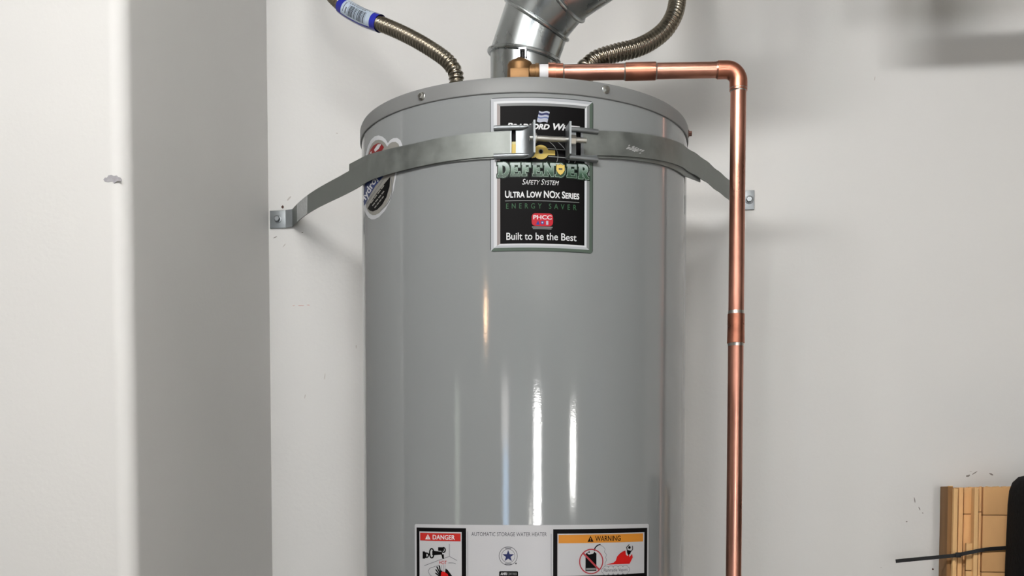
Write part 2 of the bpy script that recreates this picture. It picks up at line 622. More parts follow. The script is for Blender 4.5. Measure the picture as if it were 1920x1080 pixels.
def write(L, s, x0, y0, x1, y1, m, lay, bold=0.0, shear=0.0, small=None, spacing=1.0, name='lettering', parent=None, turn=None):
    """lettering stretched to the box x0..x1, y0 (top) .. y1 (baseline side)"""
    bm = text_bm(s, bold, shear, small, spacing)
    xs = [v.co.x for v in bm.verts]
    ys = [v.co.y for v in bm.verts]
    mx, my = min(xs), min(ys)
    sx, sy = (x1 - x0) / (max(xs) - mx), (y1 - y0) / (max(ys) - my)
    for v in bm.verts:
        v.co = Vector((x0 + (v.co.x - mx) * sx, y1 - (v.co.y - my) * sy, 0))
        if turn:
            cx, cy, a = turn
            dx, dy = v.co.x - cx, v.co.y - cy
            v.co = Vector((cx + dx * cos(a) - dy * sin(a), cy + dx * sin(a) + dy * cos(a), 0))
    lay_out(L, bm, lay, 12.0)
    return obj(name, bm, m, parent or L.root, smooth=60)

# ---- the main label under the clamp
bm = polys_bm([rrect(919, 182.5, 1112, 471.5, 6)])
BL = Label(1015, 330, None)
lay_out(BL, bm, 0)
brand = obj('front_label', bm, I['darkline'], heater, smooth=60)
brand['label'] = 'large black front label with silver frame'
BL.root = brand
def bevel_frame(o, i, lay, top, right, bottom, left):
    (ax, ay, bx, by), (cx, cy, dx, dy) = o, i
    pr(BL, 'label_border', [[(ax, ay), (bx, ay), (dx, cy), (cx, cy)]], I[top], lay)
    pr(BL, 'label_border', [[(bx, ay), (bx, by), (dx, dy), (dx, cy)]], I[right], lay)
    pr(BL, 'label_border', [[(bx, by), (ax, by), (cx, dy), (dx, dy)]], I[bottom], lay)
    pr(BL, 'label_border', [[(ax, by), (ax, ay), (cx, cy), (cx, dy)]], I[left], lay)
bevel_frame((920.5, 184, 1110.5, 470), (926, 189.5, 1105, 464.5), 1, 'silver', 'greengrey', 'greengrey', 'silver')
bevel_frame((926, 189.5, 1105, 464.5), (932, 193.5, 1100, 460), 1, 'pale', 'midgrey', 'silver', 'pale')
bevel_frame((932, 193.5, 1100, 460), (938, 198.5, 1096, 457), 1, 'midgrey', 'pale', 'pale', 'pink')
pr(BL, 'label_panel', [rect(938, 198.5, 1096, 457)], I['black'], 1)
# flag emblem
def wavy(x0, x1, y0, y1, sl, amp):
    n = 10
    top, bot = [], []
    for k in range(n + 1):
        t = k / n
        w = amp * sin(2 * pi * t)
        top.append((x0 + (x1 - x0) * t, y0 - w + sl * t))
        bot.append((x0 + (x1 - x0) * t, y1 - w + sl * t))
    return [[top[k], top[k + 1], bot[k + 1], bot[k]] for k in range(n)]
def skew(polys, yb, k):
    return [[(x + (yb - y) * k, y) for x, y in p] for p in polys]
pr(BL, 'flag_emblem', skew(wavy(1006, 1026, 208, 228, 2, -1.2), 230, .22), I['flagpale'], 2)
pr(BL, 'flag_emblem', skew(wavy(1006, 1026, 211, 215, 2, -1.2), 230, .22), I['navy'], 3)
pr(BL, 'flag_emblem', skew(wavy(1006, 1026, 218.5, 221, 2, -1.2), 230, .22), I['flagblue'], 3)
write(BL, 'Bradford White', 950, 230.5, 1087, 243, I['white'], 2, bold=.034, shear=.28, small=.8)
# burner control emblem and target lines
pr(BL, 'emblem_line', stroke(arc(1008, 292, 38, 32, -60, 60, 24), .9), I['grey'], 2)
pr(BL, 'emblem_line', stroke(arc(1000, 300, 66, 48, -50, 10, 24), .9), I['grey'], 2)
pr(BL, 'emblem_line', stroke([(1026, 278.5), (1062, 279.5)], 1.6) + stroke([(1028, 293), (1062, 294)], 1.4), I['grey'], 2)
pr(BL, 'emblem_line', stroke([(1068, 298), (1066, 303)], 1) + stroke([(1079, 298), (1077, 303)], 1), I['grey'], 2)
pr(BL, 'control_emblem', [rect(957, 266, 968, 272)], I['cream'], 2)
pr(BL, 'control_emblem', [[(957, 271), (968, 271), (967.5, 293), (957, 296)], disc(1014, 285.5, 14.5, 13.5), rect(1026, 281.5, 1040.5, 290.5),
                          [(1003, 276), (1003, 296), (997, 297), (996, 288)]], I['yellow'], 3)
pr(BL, 'control_emblem', [disc(1014, 284.5, 4.6, 4.8)], I['midgrey'], 4)
pr(BL, 'control_emblem', [disc(1014, 284.5, 3.2, 3.4)], I['black'], 5)

# slab-serif word across the label
def slab(ch):
    S_, T = .24, .15
    serif = lambda x, y: ([(x - .2, y), (x + .2, y)], T)
    if ch == 'D':
        return [([(.24, 0), (.24, 1)], S_), ([(.04, .075), (.5, .075)], T), ([(.04, .925), (.5, .925)], T),
                (arc(.46, .5, .36, .42, -90, 90, 10), .22)]
    if ch in 'EF':
        st = [([(.24, 0), (.24, 1)], S_), ([(.04, .925), (.86, .925)], T), ([(.24, .5), (.62, .5)], T), ([(.82, .68), (.82, 1)], .13),
              ([(.58, .36), (.58, .64)], .12), ([(.04, .075), (.5, .075)], T)]
        if ch == 'E':
            st += [([(.04, .075), (.86, .075)], T), ([(.83, 0), (.83, .32)], .13)]
        return st
    if ch == 'N':
        return [([(.2, 0), (.2, 1)], .18), ([(.8, 0), (.8, 1)], .18), ([(.16, .98), (.82, .05)], .26), serif(.2, .075), ([(.02, .925), (.3, .925)], T), serif(.82, .925)]
    if ch == 'R':
        return [([(.24, 0), (.24, 1)], S_), ([(.04, .075), (.46, .075)], T), ([(.04, .925), (.5, .925)], T), ([(.24, .47), (.5, .47)], T),
                (arc(.5, .7, .27, .225, -90, 90, 10), .2), ([(.5, .48), (.8, .06)], .24), ([(.72, .075), (.98, .075)], T)]
word = []
xcur = 932.5
for k, ch in enumerate('DEFENDER'):
    w = 25.0 if k == 0 else 21.4
    if ch == 'F':
        w -= 1.5
    top, bot = (304.5, 331.5) if k in (0, 7) else (306.0, 330.5)
    word.append((ch, xcur, w * .96, top, bot))
    xcur += w - (1.0 if k == 0 else 0)
def word_polys(grow):
    out = []
    for ch, x, w, top, bot in word:
        h = bot - top
        for pts, t in slab(ch):
            P = [(x + px * w, bot - py * h) for px, py in pts]
            out += stroke(P, t * (w + h) / 2 + 2 * grow, grow + (.6 if len(pts) > 2 else 0))
    return out
zg = lambda y: cyl_hit(1015, y, R)[1] - HB
M['word'] = grad_mat('ink_word_gradient', [(0, srgb(18, 48, 30)), (.3, srgb(40, 74, 54)), (.6, srgb(104, 126, 114)), (1, srgb(172, 180, 182))], zg(331.5), zg(305))
pr(BL, 'word_shadow', word_polys(2.7), I['dkgreen'], 3)
pr(BL, 'word_edge', word_polys(.8), I['palegreen'], 4)
pr(BL, 'word_lettering', word_polys(.1), M['word'], 5)
sh = [(1043, 308), (1047, 309), (1050.5, 306.5), (1054, 309), (1058, 308), (1058.5, 318), (1055, 324), (1050.5, 327.5), (1046, 324), (1042.5, 318)]
pr(BL, 'shield_emblem', [[((x - 1050.5) * 1.15 + 1050.5, (y - 317) * 1.1 + 317) for x, y in sh]], I['dkgreen'], 6)
pr(BL, 'shield_emblem', [sh], I['yellow'], 7)
pr(BL, 'shield_emblem', [rect(1047, 314.5, 1054, 317.5)], I['textgrey'], 8)
write(BL, 'Safety System', 979, 336, 1048, 346.5, I['white'], 2, bold=.0, shear=.3, small=.8)
write(BL, 'Ultra Low NOx Series', 947, 357.5, 1086, 371, I['white'], 2, bold=.026, small=.82)
pr(BL, 'label_rule', [rect(947, 376, 1086, 377.3)], I['midgrey'], 2)
write(BL, 'ENERGY SAVER', 949, 381.5, 1081, 391.5, I['green'], 2, bold=.004, spacing=1.9)
pr(BL, 'trade_emblem', [rrect(997, 400, 1037, 424, 7)], I['red'], 2)
write(BL, 'PHCC', 1000, 403.5, 1034.5, 411.5, I['white'], 3, bold=.02)
pr(BL, 'trade_emblem', [[(1005, 421.5), (1009, 413.5), (1012, 421.5)], disc(1017, 417.5, 3.2, 3.4)], I['blue'], 3)
pr(BL, 'trade_emblem', [rect(1024, 414, 1028, 421.5), disc(1017, 417.5, 1.6, 1.7)], I['flagpale'], 4)
pr(BL, 'trade_emblem', [rect(997.5, 425, 1036, 427.2), rect(999, 428.2, 1034, 430)], I['midgrey'], 3)
write(BL, 'Built to be the Best', 949.5, 436.5, 1081, 450, I['white'], 2, bold=.008)

# ---- wide warning label lower on the tank
WL = Label(1000, 1030, None)
bm = polys_bm([rrect(778, 984.5, 1216, 1300, 3)])
lay_out(WL, bm, 0)
warn = obj('warning_label', bm, I['paper'], heater, smooth=60)
warn['label'] = 'wide white warning label with danger and warning panels'
WL.root = warn
pr(WL, 'danger_panel', [rect(781.5, 991, 874, 1290)], I['black'], 1)
pr(WL, 'danger_panel', [rect(787, 998.5, 866, 1282)], I['paper'], 2)
pr(WL, 'danger_bar', [rect(788.5, 1001, 864, 1016)], I['dangerred'], 3)
pr(WL, 'alert_symbol', [[(798, 1013.5), (803, 1003.5), (808, 1013.5)]], I['white'], 4)
pr(WL, 'alert_symbol', [rect(802.5, 1006.5, 803.7, 1010.5), rect(802.5, 1011.2, 803.7, 1012.4)], I['dangerred'], 5)
write(WL, 'DANGER', 812, 1004.3, 853.5, 1013.5, I['white'], 4, bold=.02)
tap = [[(811, 1035), (829, 1036.5), (831, 1046), (829.5, 1049), (828, 1042), (811, 1044)], [(829, 1042), (832.5, 1041), (833, 1050), (830, 1050)]]
tap += stroke(arc(810, 1040, 4, 9, 0, 360, 18), 2.4, .3) + [rect(793, 1037, 797.5, 1051), rect(797, 1038.5, 800, 1049.5), rect(822, 1028, 833, 1035)]
tap += stroke(arc(801, 1044, 2.8, 4, 0, 360, 14), 2.2, .3) + stroke(arc(832, 1033, 3.4, 4.6, 0, 360, 14), 2.2, .3) + [[(806, 1039), (803, 1042), (803, 1045), (808, 1043)]]
pr(WL, 'tap_symbol', tap, I['black'], 3)
pr(WL, 'basin_symbol', stroke([(843, 1021), (843, 1045), (857.5, 1052.5)], .8) + stroke([(843, 1045), (830, 1050), (796, 1064.5)], .8)
   + stroke(arc(846, 1066, 14, 9, 250, 310, 8), .8) + stroke([(824, 1062), (806, 1069), (803, 1075), (806, 1081), (812, 1086)], .8), I['lineg'], 3)
write(WL, 'HOT', 824, 1053.5, 838, 1060.5, I['dangerred'], 4, bold=.004)
pr(WL, 'steam_symbol', [q for x in (829, 832, 835) for q in stroke([(x, 1062), (x - .5, 1068), (x + .5, 1073)], .6)], I['lineg'], 3)
hand = []
for (x0, y0), (x1, y1) in (((826, 1074), (824, 1063.5)), ((825, 1077), (819.5, 1065.5)), ((824, 1080), (817.5, 1071)), ((824, 1083), (817, 1077.5))):
    hand += stroke([(x0, y0), (x1, y1)], 2.4, .5)
hand += [[(823, 1074), (828, 1072), (838, 1082), (838, 1092), (824, 1092)], [(836, 1068), (840, 1071), (848, 1082), (848, 1092), (834, 1092), (834, 1080)]]
pr(WL, 'hand_symbol', hand, I['black'], 3)
pr(WL, 'hand_symbol', [[(828, 1075), (833, 1074), (840, 1079), (844, 1092), (826, 1092)]], I['flame'], 4)
pr(WL, 'label_rule', [rect(877, 997, 877.7, 1290)], I['lineg'], 1)
pr(WL, 'label_rule', [rect(1033, 1001, 1033.7, 1290)], I['lineg'], 1)
write(WL, 'AUTOMATIC STORAGE WATER HEATER', 884, 998.2, 1025, 1005.5, I['textgrey'], 1)
pr(WL, 'star_emblem', stroke(arc(953, 1042.5, 17, 17.3, 0, 360, 40), .9, .1) + stroke(arc(953, 1042.5, 12.6, 12.8, 0, 360, 32), .7, .1), I['textgrey'], 1)
star = []
for k in range(10):
    a = -pi / 2 + k * pi / 5
    rr = 11.5 if k % 2 == 0 else 4.6
    star.append((953 + rr * cos(a), 1042.8 + rr * sin(a)))
pr(WL, 'star_emblem', [[(953, 1042.8), star[k], star[(k + 1) % 10]] for k in range(10)], I['navy'], 2)
pr(WL, 'star_emblem', [rect(947.5, 1026.8, 958.5, 1028.8), rect(946.5, 1056.6, 959.5, 1058.6)], I['lineg'], 2)
pr(WL, 'star_emblem', [disc(967.5, 1056.5, 1.6)], I['textgrey'], 2)
pr(WL, 'approval_mark', [rrect(936, 1071, 971.5, 1089, 2.5)], I['black'], 1)
write(WL, 'AHRI', 938.5, 1073.3, 950.5, 1078.6, I['white'], 2, bold=.02, shear=.15)
write(WL, 'CERTIFIED', 951.5, 1073.8, 969.5, 1078.4, I['grey'], 2, shear=.15)
pr(WL, 'warning_panel', [rect(1037, 992.5, 1213, 1088)], I['black'], 1)
pr(WL, 'warning_panel', [rect(1045, 1001, 1207.5, 1080.5)], I['paper'], 2)
pr(WL, 'warning_bar', [rect(1047, 1003, 1205, 1019)], I['orange'], 3)
pr(WL, 'alert_symbol', [[(1101, 1016.8), (1106.7, 1005.5), (1112.4, 1016.8)]], I['black'], 4)
pr(WL, 'alert_symbol', [rect(1106.2, 1009.5, 1107.3, 1013), rect(1106.2, 1013.8, 1107.3, 1015)], I['orange'], 5)
write(WL, 'WARNING', 1115.5, 1006, 1163, 1016, I['black'], 4, bold=.012)
can = [[(1097.5, 1040), (1101, 1039), (1104, 1041), (1112, 1039), (1114.5, 1035), (1116, 1038), (1118, 1039), (1118, 1072), (1097.5, 1072)]]
can += stroke(arc(1127, 1034, 13, 12, 180, 262, 8), 2.2, .3) + stroke([(1104, 1034.5), (1105, 1038)], 1.6) + stroke([(1098, 1039.5), (1104, 1036.5)], 1.2)
pr(WL, 'fuel_can_symbol', can, I['black'], 3)
pr(WL, 'fuel_can_symbol', [rect(1098.5, 1066.5, 1117, 1070.5)], I['midgrey'], 4)
pr(WL, 'prohibition_symbol', stroke(arc(1108, 1054, 21.6, 23, 0, 360, 44), 2.2, .2), I['noslash'], 5)
pr(WL, 'prohibition_symbol', stroke([(1093, 1038), (1123, 1070)], 3.4), I['noslash'], 5)
vap = [(1124, 1023), (1130, 1026), (1134, 1031), (1133, 1037), (1137, 1042), (1135, 1047), (1137, 1052), (1134, 1058), (1134, 1064)]
pr(WL, 'vapour_symbol', stroke(vap, .7), I['lineg'], 3)
cloud = []
for k in range(5):
    cloud += stroke(arc(1136 + k * 9, 1066.5, 5, 3, 180, 360, 6), .7) + stroke(arc(1136 + k * 9, 1078, 5, 3, 0, 180, 6), .7)
cloud += stroke(arc(1131.5, 1072, 4, 5, 90, 270, 6), .7) + stroke(arc(1177, 1072, 3, 5, -90, 90, 6), .7)
pr(WL, 'vapour_symbol', cloud, I['lineg'], 3)
write(WL, 'Flammable Vapors', 1132, 1068.5, 1176, 1076.5, I['textgrey'], 3, bold=.004)
fl = [(1136, 1061), (1150, 1057.5), (1154, 1054), (1156.5, 1046), (1158, 1052), (1161, 1041), (1162.5, 1049), (1166.5, 1037), (1166.5, 1046), (1168.5, 1048),
      (1172, 1035), (1173, 1043), (1176, 1046), (1179, 1041), (1179.5, 1048), (1184.5, 1042), (1182.5, 1050), (1186, 1049), (1182.5, 1056), (1180, 1061)]
pr(WL, 'flame_symbol', [fl], I['flame'], 3)
man = [disc(1179.5, 1029.5, 2.3, 2.8), [(1174.5, 1034), (1183, 1036), (1181, 1042), (1177, 1044), (1175, 1040)]]
man += stroke([(1175.5, 1035), (1174, 1029), (1179, 1024)], 1.5, .4) + stroke([(1183, 1037), (1185.3, 1033), (1185, 1027)], 1.5, .4)
pr(WL, 'person_symbol', man, I['black'], 4)

# ---- rounded sticker at the left edge of the tank
SL = SideLabel(715, 330, None)
outl = [(681.5, 346), (682.5, 375), (683.5, 394), (686.5, 401), (691, 408), (697, 411.5), (703, 411), (711, 407), (722, 395), (731, 379), (738, 358), (743, 330),
        (748, 305), (755, 285), (754.5, 272), (751, 263), (745, 258.5), (738, 259), (732, 262.5), (727.5, 268.5), (723, 261), (717, 256), (710, 254),
        (703, 255.5), (696, 262), (690, 274), (686, 290), (683, 318)]
bm = polys_bm([outl])
lay_out(SL, bm, 0, 3)
side = obj('side_label', bm, I['pale'], heater, smooth=60)
side['label'] = 'rounded grey sticker with red and blue print'
SL.root = side
def shrink(p, k, cx, cy):
    return [(cx + (x - cx) * k, cy + (y - cy) * k) for x, y in p]
pr(SL, 'sticker_panel', [shrink(outl, .9, 716, 333)], I['stickgrey'], 1)
redp = [(691.5, 290), (695, 281), (701, 273), (709, 268.5), (716, 270), (720.5, 276), (716, 284), (704, 292), (697, 298)]
pr(SL, 'red_print', [redp], I['stickred'], 2)
pr(SL, 'red_print', [[(702, 281), (709, 271), (716, 270), (711, 279), (704, 285)], [(694, 287), (698, 283), (697, 289)]], I['pale'], 3)
bl = [(682.5, 386), (682.8, 362), (685, 345), (700, 331), (712, 326.5), (724, 325), (716, 335), (705, 348), (694, 366), (686, 382)]
pr(SL, 'blue_print', [bl], I['sticknavy'], 2)
write(SL, 'Hydrojet', 660, 343, 734, 357, I['white'], 3, bold=.02, shear=.2, turn=(697, 350, radians(-61)))
blk = [(690, 391), (697, 377), (708, 361), (721, 345), (732.5, 331), (731, 350), (725, 370), (717, 384), (708, 393), (700, 396.5), (694, 395)]
pr(SL, 'black_print', [blk], I['black'], 2)
lines = []
for (x0, y0, x1, y1) in ((696, 381, 722, 346), (699, 386, 722, 357), (703, 390, 721, 367)):
    n = 4
    for k in range(n):
        a, b = k / n, (k + .8) / n
        lines += stroke([(x0 + (x1 - x0) * a, y0 + (y1 - y0) * a), (x0 + (x1 - x0) * b, y0 + (y1 - y0) * b)], 2.0)
pr(SL, 'small_print', lines, I['stickgrey'], 3)
pr(SL, 'small_print', stroke(arc(694, 352, 42, 48, -25, 62, 20), 1.6), I['midgrey'], 2)
pr(SL, 'small_print', stroke([(688, 383), (697, 368), (708, 353), (720, 337)], 1.4), I['midgrey'], 3)

# ---- stand under the heater (below the frame)
st = thing('heater_stand', 'plywood box stand under the grey water heater', 'stand', (AX.x, AX.y, 0))
obj('stand_top', box((AX.x - .3, AX.y - .3, HB - .03), (AX.x + .3, YW - .005, HB - .0005), .003), M['wood'], st)
for sx in (-1, 1):
    obj('side_panel', box((AX.x + sx * .28 - .012, AX.y - .28, 0), (AX.x + sx * .28 + .012, YW - .01, HB - .0305)), M['wood'], st)
obj('front_panel', box((AX.x - .266, AX.y - .28, 0), (AX.x + .266, AX.y - .26, HB - .0305)), M['wood'], st)

# ------------------------------------------------------------------ strap and clamp round the tank
strap = thing('heater_strap', 'galvanized steel safety strap with bolted clamp across the front of the grey tank', 'strap', (AX.x, YW, 1.95))
SW = .0318
def tangent_hit(a, r, sgn):
    """where a tangent leaving the tank at angle a (sgn -1 left, +1 right) meets the wall"""
    T = Vector((AX.x + sgn * r * sin(a), AX.y - r * cos(a), 0))
    t = (YW - .004 - T.y) / sin(a)
    return T.x + sgn * cos(a) * t
def solve_leave(xw, r, sgn):
    lo_, hi_ = radians(20), radians(89.5)
    for _ in range(60):
        mid = (lo_ + hi_) / 2
        x = tangent_hit(mid, r, sgn)
        if (x - xw) * sgn > 0:
            lo_ = mid
        else:
            hi_ = mid
    return (lo_ + hi_) / 2
RS = R + .0032
anchL = on_y(549, 409, YW - .004)
anchR = on_y(1391, 382, YW - .004)
aL, aR = solve_leave(anchL.x, RS, -1), solve_leave(anchR.x, RS, 1)

def strap_side(px_list, leave, anchor, sgn):
    ctrl = sorted([cyl_hit(x, y, RS) for x, y in px_list], key=lambda q: q[0] * sgn)
    def zat(phi):
        for (p0, z0), (p1, z1) in zip(ctrl, ctrl[1:]):
            if (phi - p0) * sgn >= -1e-9 and (phi - p1) * sgn <= 1e-9:
                t = (phi - p0) / (p1 - p0)
                return z0 + (z1 - z0) * t
        (p0, z0), (p1, z1) = ctrl[-2], ctrl[-1]
        return z1 + (z1 - z0) / (p1 - p0) * (phi - p1)
    pts = []
    n = 60
    for k in range(n + 1):
        phi = ctrl[0][0] + (sgn * leave - ctrl[0][0]) * k / n
        pts.append(cp(phi, zat(phi), RS))
    # smooth heights
    zs = [p.z for p in pts]
    for _ in range(60):
        zs = [zs[0]] + [(zs[i - 1] + zs[i] * 2 + zs[i + 1]) / 4 for i in range(1, n)] + [zs[-1]]
    for p, z in zip(pts, zs):
        p.z = z
    T = pts[-1]
    slope0 = (pts[-1].z - pts[-4].z) / ((pts[-1] - pts[-4]).length)
    L = (anchor - T).length
    for k in range(1, 25):
        t = k / 24
        p = T.lerp(anchor, t)
        h = (2 * t ** 3 - 3 * t * t + 1) * T.z + (t ** 3 - 2 * t * t + t) * slope0 * L + (-2 * t ** 3 + 3 * t * t) * anchor.z + (t ** 3 - t * t) * 0
        p.z = h
        pts.append(p)
    return pts
ptsL = strap_side([(957, 269.5), (900, 272.5), (850, 278), (800, 287), (760, 297), (730, 305.5), (705, 313)], aL, anchL, -1)
ptsR = strap_side([(1093, 268.5), (1130, 268.8), (1170, 270.5), (1210, 274.5), (1240, 279.5), (1262, 285.5)], aR, anchR, 1)
Z1 = Vector((0, 0, 1))
def flip_ribbon(pts, w, th, left):
    return ribbon(pts[::-1] if left else pts, Z1, w, th)
obj('strap_band', flip_ribbon(ptsL, SW, .0013, True), M['galv'], strap)
# right band is a little wavy near its bend
for k, p in enumerate(ptsR):
    if k > 55:
        p.z += .0006 * sin(k * 1.3) + .0005 * sin(k * .57 + 1)
obj('strap_band', flip_ribbon(ptsR, SW, .0013, False), M['galv'], strap)

# inner bands behind the outer ones, each with its end sticking out past the tank
RI = R + .0014
def inner_band(pts, sgn, px0, leave, off0, off1, tail):
    p0 = cyl_hit(px0, 270, RI)[0]
    n = 50
    out = []
    for k in range(n + 1):
        phi = p0 + (sgn * leave - p0) * k / n
        near = min(pts, key=lambda p: abs(atan2(p.x - AX.x, -(p.y - AX.y)) - phi))
        t = k / n
        out.append(cp(phi, near.z + off0 + (off1 - off0) * t * t, RI))
    zs = [p.z for p in out]
    for _ in range(60):
        zs = [zs[0]] + [(zs[i - 1] + 2 * zs[i] + zs[i + 1]) / 4 for i in range(1, n)] + [zs[-1]]
    for p, z in zip(out, zs):
        p.z = z
    sl_ = (out[-1].z - out[-4].z) / (out[-1] - out[-4]).length
    d = Vector((sgn * cos(leave), sin(leave), (sl_ + .13) if sgn > 0 else sl_))
    last = out[-1]
    out += [last + d * (tail * k / 4) for k in (1, 2, 3, 4)]
    return out if sgn > 0 else out[::-1]
obj('inner_band', ribbon(inner_band(ptsL, -1, 950, radians(62), -.002, .0075, .105), Z1, SW, .0012), M['galv'], strap)
obj('inner_band', ribbon(inner_band(ptsR, 1, 1096, radians(76), -.003, -.0085, .105), Z1, SW, .0012), M['galv'], strap)

# bare, scraped patches on the bands
M['bare'] = mat('scraped_zinc', srgb(188, 190, 190), .5, metal=.5, var=.12, vscale=220)
def worn(name, polys):
    bm = polys_bm(polys)
    lay_out(BL, bm, (RS + .0015 - R - .0002) / LAY, 5)
    obj(name, bm, M['bare'], strap)
rw = random.Random(11)
slivers = []
for k in range(26):                           # short slanting scrapes
    cx_, cy_ = rw.gauss(1182, 5.5), rw.gauss(260.5, 3.2)
    l_, w_ = rw.uniform(4, 10), rw.uniform(.8, 1.9)
    dx_, dy_ = l_ / 2 * .85, -l_ / 2 * .5
    slivers.append([(cx_ - dx_, cy_ - dy_), (cx_ - .3, cy_ - w_), (cx_ + dx_, cy_ + dy_), (cx_ + .3, cy_ + w_)])
worn('scrape_mark', slivers)
wp = [p + Vector((0, -.0026, 0)) for p in ptsL[-7:-2]]
obj('worn_patch', ribbon(wp[::-1], Z1, SW * .98, .0003), M['bare'], strap)

# wall tabs
tl = on_y(522, 412, YW)
def tab(c, w, h, bend_to, screw_dx):
    b = obj('wall_tab', box((c.x - w / 2, YW - .0042, c.z - h / 2), (c.x + w / 2, YW - .0002, c.z + h / 2), .0008), M['zinc'], strap)
    s = Vector((c.x + screw_dx, YW - .0042, c.z))
    n = Vector((0, -1, 0))
    obj('washer', lathe([(.0072, 0), (.0072, .0012), (.0065, .0016)], s, n, 24), M['zinc'], b)
    obj('lag_screw', lathe([(.0056, .0014), (.0056, .0055), (.0046, .0068)], s, n, 6), M['zinc'], b)
    return b
tab(tl, .0305, .0325, None, .0005)
# folded piece between tab and band
bm = bmesh.new()
e0 = [Vector((tl.x + .0152, YW - .003, tl.z - .0162)), Vector((tl.x + .0152, YW - .003, tl.z + .0162))]
e1 = [ptsL[-1] + Vector((0, -.001, -SW / 2)), ptsL[-1] + Vector((0, -.001, SW / 2))]
th = Vector((0, -.0015, 0))
vv = [bm.verts.new(p) for p in (e0[0], e0[1], e1[1], e1[0])] + [bm.verts.new(p + th) for p in (e0[0], e0[1], e1[1], e1[0])]
for f in ((0, 1, 2, 3), (7, 6, 5, 4), (0, 4, 5, 1), (1, 5, 6, 2), (2, 6, 7, 3), (3, 7, 4, 0)):
    bm.faces.new([vv[i] for i in f])
bmesh.ops.recalc_face_normals(bm, faces=bm.faces)
obj('strap_fold', bm, M['zinc'], strap)
tr = on_y(1400, 376, YW)
tab(tr, .026, .033, None, .004)

# clamp: local frame on the tank, t round it, n outward, z up
CZ = cyl_hit(1030, 268.5, R)[1]
def cpix(x):
    return cyl_hit(x, 268, R + .006)[0]
def bend_profile(x_end, x_bend, ear_n):
    """angles/radii along plate then out along the ear"""
    sgn = 1 if x_bend > x_end else -1
    p0, p1 = cpix(x_end), cpix(x_bend)
    rp = R + .0022
    fil = .017 if sgn > 0 else .005
    out = []
    n = 12
    pe = p1 - sgn * fil / R
    for k in range(n + 1):
        out.append((p0 + (pe - p0) * k / n, rp))
    for k in range(1, 9):
        a = radians(90 * k / 8)
        out.append((pe + sgn * fil * sin(a) / R, rp + fil * (1 - cos(a))))
    out.append((p1, R + .02))
    out.append((p1 + sgn * .0008 / R, R + ear_n))
    return out
def bracket(x_end, x_bend, s0, s1, ear_n, hh):
    prof = bend_profile(x_end, x_bend, ear_n)
    q0, q1 = sorted((cpix(s0), cpix(s1)))
    thick = .0022
    bm = bmesh.new()
    P2 = [Vector(((p) * R, r, 0)) for p, r in prof]
    # offset profile for thickness
    cols = []
    for i, (p, r) in enumerate(prof):
        a, b = P2[max(0, i - 1)], P2[min(len(P2) - 1, i + 1)]
        t = (b - a).normalized()
        n = Vector((-t.y, t.x, 0))
        if x_bend < x_end:
            n = -n
        cols.append(((p, r), (p + n.x * thick / R, r + n.y * thick)))
    zl_ = [-hh, -.0165, .0165, hh - .002]
    grid = {}
    def vert(i, side, j):
        k = (i, side, j)
        if k not in grid:
            p, r = cols[i][side]
            grid[k] = bm.verts.new(cp(p, CZ + zl_[j], r))
        return grid[k]
    def solid(i, j):
        if j == 1:
            m = (prof[i][0] + prof[i + 1][0]) / 2
            if q0 < m < q1 and prof[i + 1][1] < R + .006:
                return False
        return 0 <= i < len(prof) - 1 and 0 <= j < 3
    for i in range(len(prof) - 1):
        for j in range(3):
            if not solid(i, j):
                continue
            bm.faces.new((vert(i, 0, j), vert(i + 1, 0, j), vert(i + 1, 0, j + 1), vert(i, 0, j + 1)))
            bm.faces.new((vert(i, 1, j), vert(i, 1, j + 1), vert(i + 1, 1, j + 1), vert(i + 1, 1, j)))
            for (di, dj), (va, vb) in {(-1, 0): ((i, j), (i, j + 1)), (1, 0): ((i + 1, j), (i + 1, j + 1)),
                                       (0, -1): ((i, j), (i + 1, j)), (0, 1): ((i, j + 1), (i + 1, j + 1))}.items():
                ii, jj = i + di, j + dj
                ok = 0 <= ii < len(prof) - 1 and 0 <= jj < 3 and solid(ii, jj)
                if not ok:
                    bm.faces.new((vert(va[0], 0, va[1]), vert(vb[0], 0, vb[1]), vert(vb[0], 1, vb[1]), vert(va[0], 1, va[1])))
    bmesh.ops.recalc_face_normals(bm, faces=bm.faces)
    br = obj('clamp_bracket', bm, M['zinc'], strap, smooth=40)
    # rolled top and bottom lips that stand out along plate, fading up the bend
    for s in (1, -1):
        path, rad = [], []
        for i, (p, r) in enumerate(prof[:17]):
            p2, r2 = cols[i][1]
            path.append(cp(p2, CZ + s * .0180, r2 + .0008))
            rad.append(.0033 if i < 13 else .0033 * (17 - i) / 5 + .0003)
        obj('rolled_lip', tube(path, rad, 12), M['zinc'], br)
    return br
bracket(926, 1000.5, 957, 968, .031, .0215)
bracket(1121, 1060, 1081, 1092, .031, .0215)
# bolt, collar and nut
pb = [cp(cpix(x), CZ, R + .0205) for x in (992, 1092)]
ax = (pb[1] - pb[0]).normalized()
Lb = (pb[1] - pb[0]).length
pts, rr = [], []
n = 120
for k in range(n + 1):
    pts.append(pb[0] + ax * (Lb * k / n))
    rr.append(.0035 + .00018 * (1 if k % 2 else -1))
bolt = obj('clamp_bolt', tube(pts, rr, 16), M['steel'], strap, smooth=60)
def along(x):
    best = min(range(400), key=lambda k: abs(px_of(pb[0] + ax * Lb * k / 399) - x))
    return pb[0] + ax * Lb * best / 399
def px_of(p):
    d = p - CAM
    return PX + F * d.dot(RT) / d.dot(FWD)
obj('collar', lathe([(.0062, 0), (.0062, .0022), (.0055, .0027)], along(1002), ax, 20), M['steel'], bolt)
obj('nut', lathe([(.0054, 0), (.0064, .0006), (.0064, .0072), (.0054, .0078)], along(1068.5), ax, 6), M['steel'], bolt)

